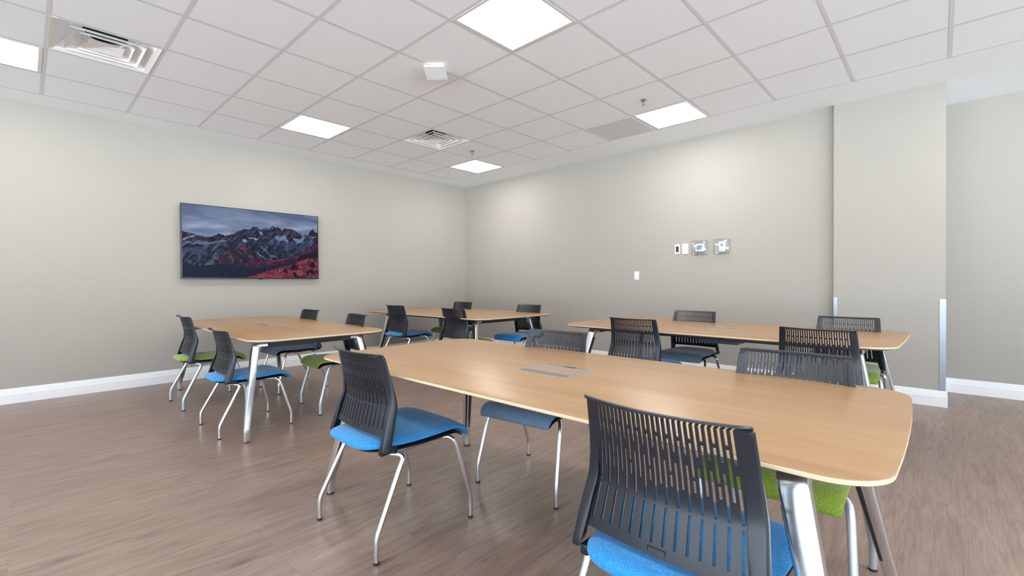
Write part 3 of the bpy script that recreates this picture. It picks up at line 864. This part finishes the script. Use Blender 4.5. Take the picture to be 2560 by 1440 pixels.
def make_table(x0, x1, y0, y1, label, feet, r=.10, bow=.012, tray=True, outlet=None, rot=0.0):
    cx, cy = (x0 + x1) / 2, (y0 + y1) / 2; hx, hy = (x1 - x0) / 2, (y1 - y0) / 2
    t = empty('meeting_table', label, 'table', (cx, cy, 0), rot, 'pale wood tables with chrome legs')
    rings = [(.0, .0035), (.0012, .001), (.0035, 0)]
    lev = [(ZTOP - .0262, .034), (ZTOP - .0135, .0015), (ZTOP - .012, 0), (ZTOP - .002, 0), (ZTOP - .0006, .0008), (ZTOP, .0025)]
    vs = []; fs = []; mi = []
    for z, ins in lev:
        ol = outline(hx, hy, r, bow, ins); vs += [(x, y, z) for x, y in ol]
    k = len(ol)
    for i in range(len(lev) - 1):
        for j in range(k):
            fs.append((i * k + j, i * k + (j + 1) % k, (i + 1) * k + (j + 1) % k, (i + 1) * k + j)); mi.append(2 if i == 0 else (1 if i < 3 else 0))
    fs.append(tuple(range(k))); mi.append(2); fs.append(tuple((len(lev) - 1) * k + j for j in range(k))); mi.append(0)
    link_mesh('tabletop', vs, fs, [M['oak'], M['ply'], M['bevel']], t, mi, True)
    zb = ZTOP - .0264
    fx0, fx1, fy0, fy1 = feet[0] - cx, feet[1] - cx, feet[2] - cy, feet[3] - cy
    sec = []
    for k_ in range(16):
        a = 2 * math.pi * (k_ + .5) / 16; c, s = math.cos(a), math.sin(a); sec.append((math.copysign(abs(c) ** .22, c), math.copysign(abs(s) ** .22, s)))
    for sx, fx in ((-1, fx0), (1, fx1)):
        tx = fx - sx * .130
        for sy, fy in ((-1, fy0), (1, fy1)):
            ty = fy - sy * .100
            path = roundpath([(fx, fy, .008), (fx, fy, .080, .015), (tx, ty, zb - .024, .032), (tx, ty - sy * .075, zb - .024)], n=6)
            n_ = len(path); rad = []
            for p in path:
                w_ = interp(p.z, [(.0, .0190), (.08, .0190), (.10, .0200), (.62, .033)])
                rad.append((w_, w_ * 1.0 if p.z < .62 else .023))
            lg = MB().sweep(path, rad, section=sec).build('leg', M['legmetal'], t, True)
            MB().lathe([(.017, 0), (.020, .001), (.020, .009), (.016, .010)], (fx, fy, 0), 18).build('foot_cap', M['rubber'], lg)
            # dark inlay strips: one on the face towards the table middle, one on the face towards the opposite leg
            zl0, zl1 = .080, zb - .024
            def on_leg(z):
                t_ = (z - zl0) / (zl1 - zl0)
                return fx + (tx - fx) * t_, fy + (ty - fy) * t_, interp(z, [(.08, .0190), (.10, .0200), (.62, .033)])
            box_f = lambda o_: [(o_, o_ + 1, o_ + 5, o_ + 4), (o_ + 2, o_ + 3, o_ + 7, o_ + 6), (o_, o_ + 2, o_ + 6, o_ + 4), (o_ + 1, o_ + 3, o_ + 7, o_ + 5)]
            for face in (0, 1):
                vs = []; zz_ = (.13, .22, .40, .60)
                for k_, z in enumerate(zz_):
                    px, py, w_ = on_leg(z)
                    for d_ in (-.0004, .0010):
                        for q_ in ((-.45, .45) if face == 0 else (.45, .88)):
                            q2 = q_ * (.35 if (k_ == 0 and face == 0) else 1)
                            if face == 0: vs.append((px - sx * (w_ * 1.02 + d_), py + q2 * w_, z))
                            else: vs.append((px - sx * w_ * q2, py - sy * (w_ * 1.015 + d_), z))
                f_ = box_f(0) + box_f(4) + box_f(8) + [(0, 1, 3, 2), (12, 13, 15, 14)]
                MB().add(vs, f_).build('inlay_strip', M['blackm'], lg)
        MB().box(tx - .018, tx + .018, fy0 + .100 + .05, fy1 - .100 - .05, zb - .052, zb - .001, bev=.002).build('end_beam', M['blackm'], t)
    for sy, fy in ((-1, fy0), (1, fy1)):
        yb = fy - sy * .175
        MB().box(fx0 + .13, fx1 - .13, yb - .015, yb + .015, zb - .032, zb - .001, bev=.002).build('side_rail', M['blackm'], t)
    # flush outlet box in the middle of the top
    ox, oy = outlet if outlet else (0, 0)
    ob = MB().box(ox - .145, ox + .145, oy - .115, oy + .115, ZTOP - .002, ZTOP + .0012, bev=.0005).build('outlet_frame', M['brushed'], t)
    MB().box(ox - .135, ox + .135, oy - .060, oy + .020, ZTOP + .0012, ZTOP + .0022, bev=.0004).build('lid', M['lidm'], ob)
    MB().box(ox - .135, ox + .135, oy + .023, oy + .078, ZTOP + .0012, ZTOP + .0022, bev=.0004).build('lid', M['lidm'], ob)
    MB().box(ox - .135, ox + .135, oy - .100, oy - .064, ZTOP + .0012, ZTOP + .0018).build('brush_strip', M['darkstrip'], ob)
    MB().box(ox - .125, ox + .135, oy + .082, oy + .108, ZTOP + .0012, ZTOP + .0020).build('finger_lip', M['chrome'], ob)
    MB().box(ox - .01, ox + .05, oy + .088, oy + .106, ZTOP + .0019, ZTOP + .0026).build('lid_latch', M['blackm'], ob)
    if tray:
        MB().box(ox - .165, ox + .165, oy - .12, oy + .12, zb - .106, zb - .034, bev=.004).build('cable_tray', M['tray'], t)
    return t
M['lidm'] = plain('taupe_metal_lid', srgb(168, 146, 128), .35, .35)
M['darkstrip'] = plain('grey_brush_strip', srgb(112, 104, 100), .6)
make_table(3.869, 6.333, -4.475, -3.405, 'largest pale wood table in the foreground with central outlet box', (4.03, 6.285, -4.480, -3.511), .116, .017, outlet=(.02, -.0), rot=.005)
make_table(.336, 2.936, -4.483, -3.410, 'pale wood table at left, below the wall-mounted television', (.537, 2.851, -4.500, -3.50), .175, .002, outlet=(-.02, .02), rot=-.025)
make_table(.211, 2.750, -2.184, -.871, 'smallest-looking pale wood table by the far room corner', (.48, 2.62, -2.11, -.99), .126, .035, rot=-.02)
make_table(3.755, 6.227, -2.080, -.820, 'long pale wood table beside the right wall, under the thermostats', (3.90, 6.16, -2.05, -.92), .164, .014, outlet=(.02, .04), rot=-.021)
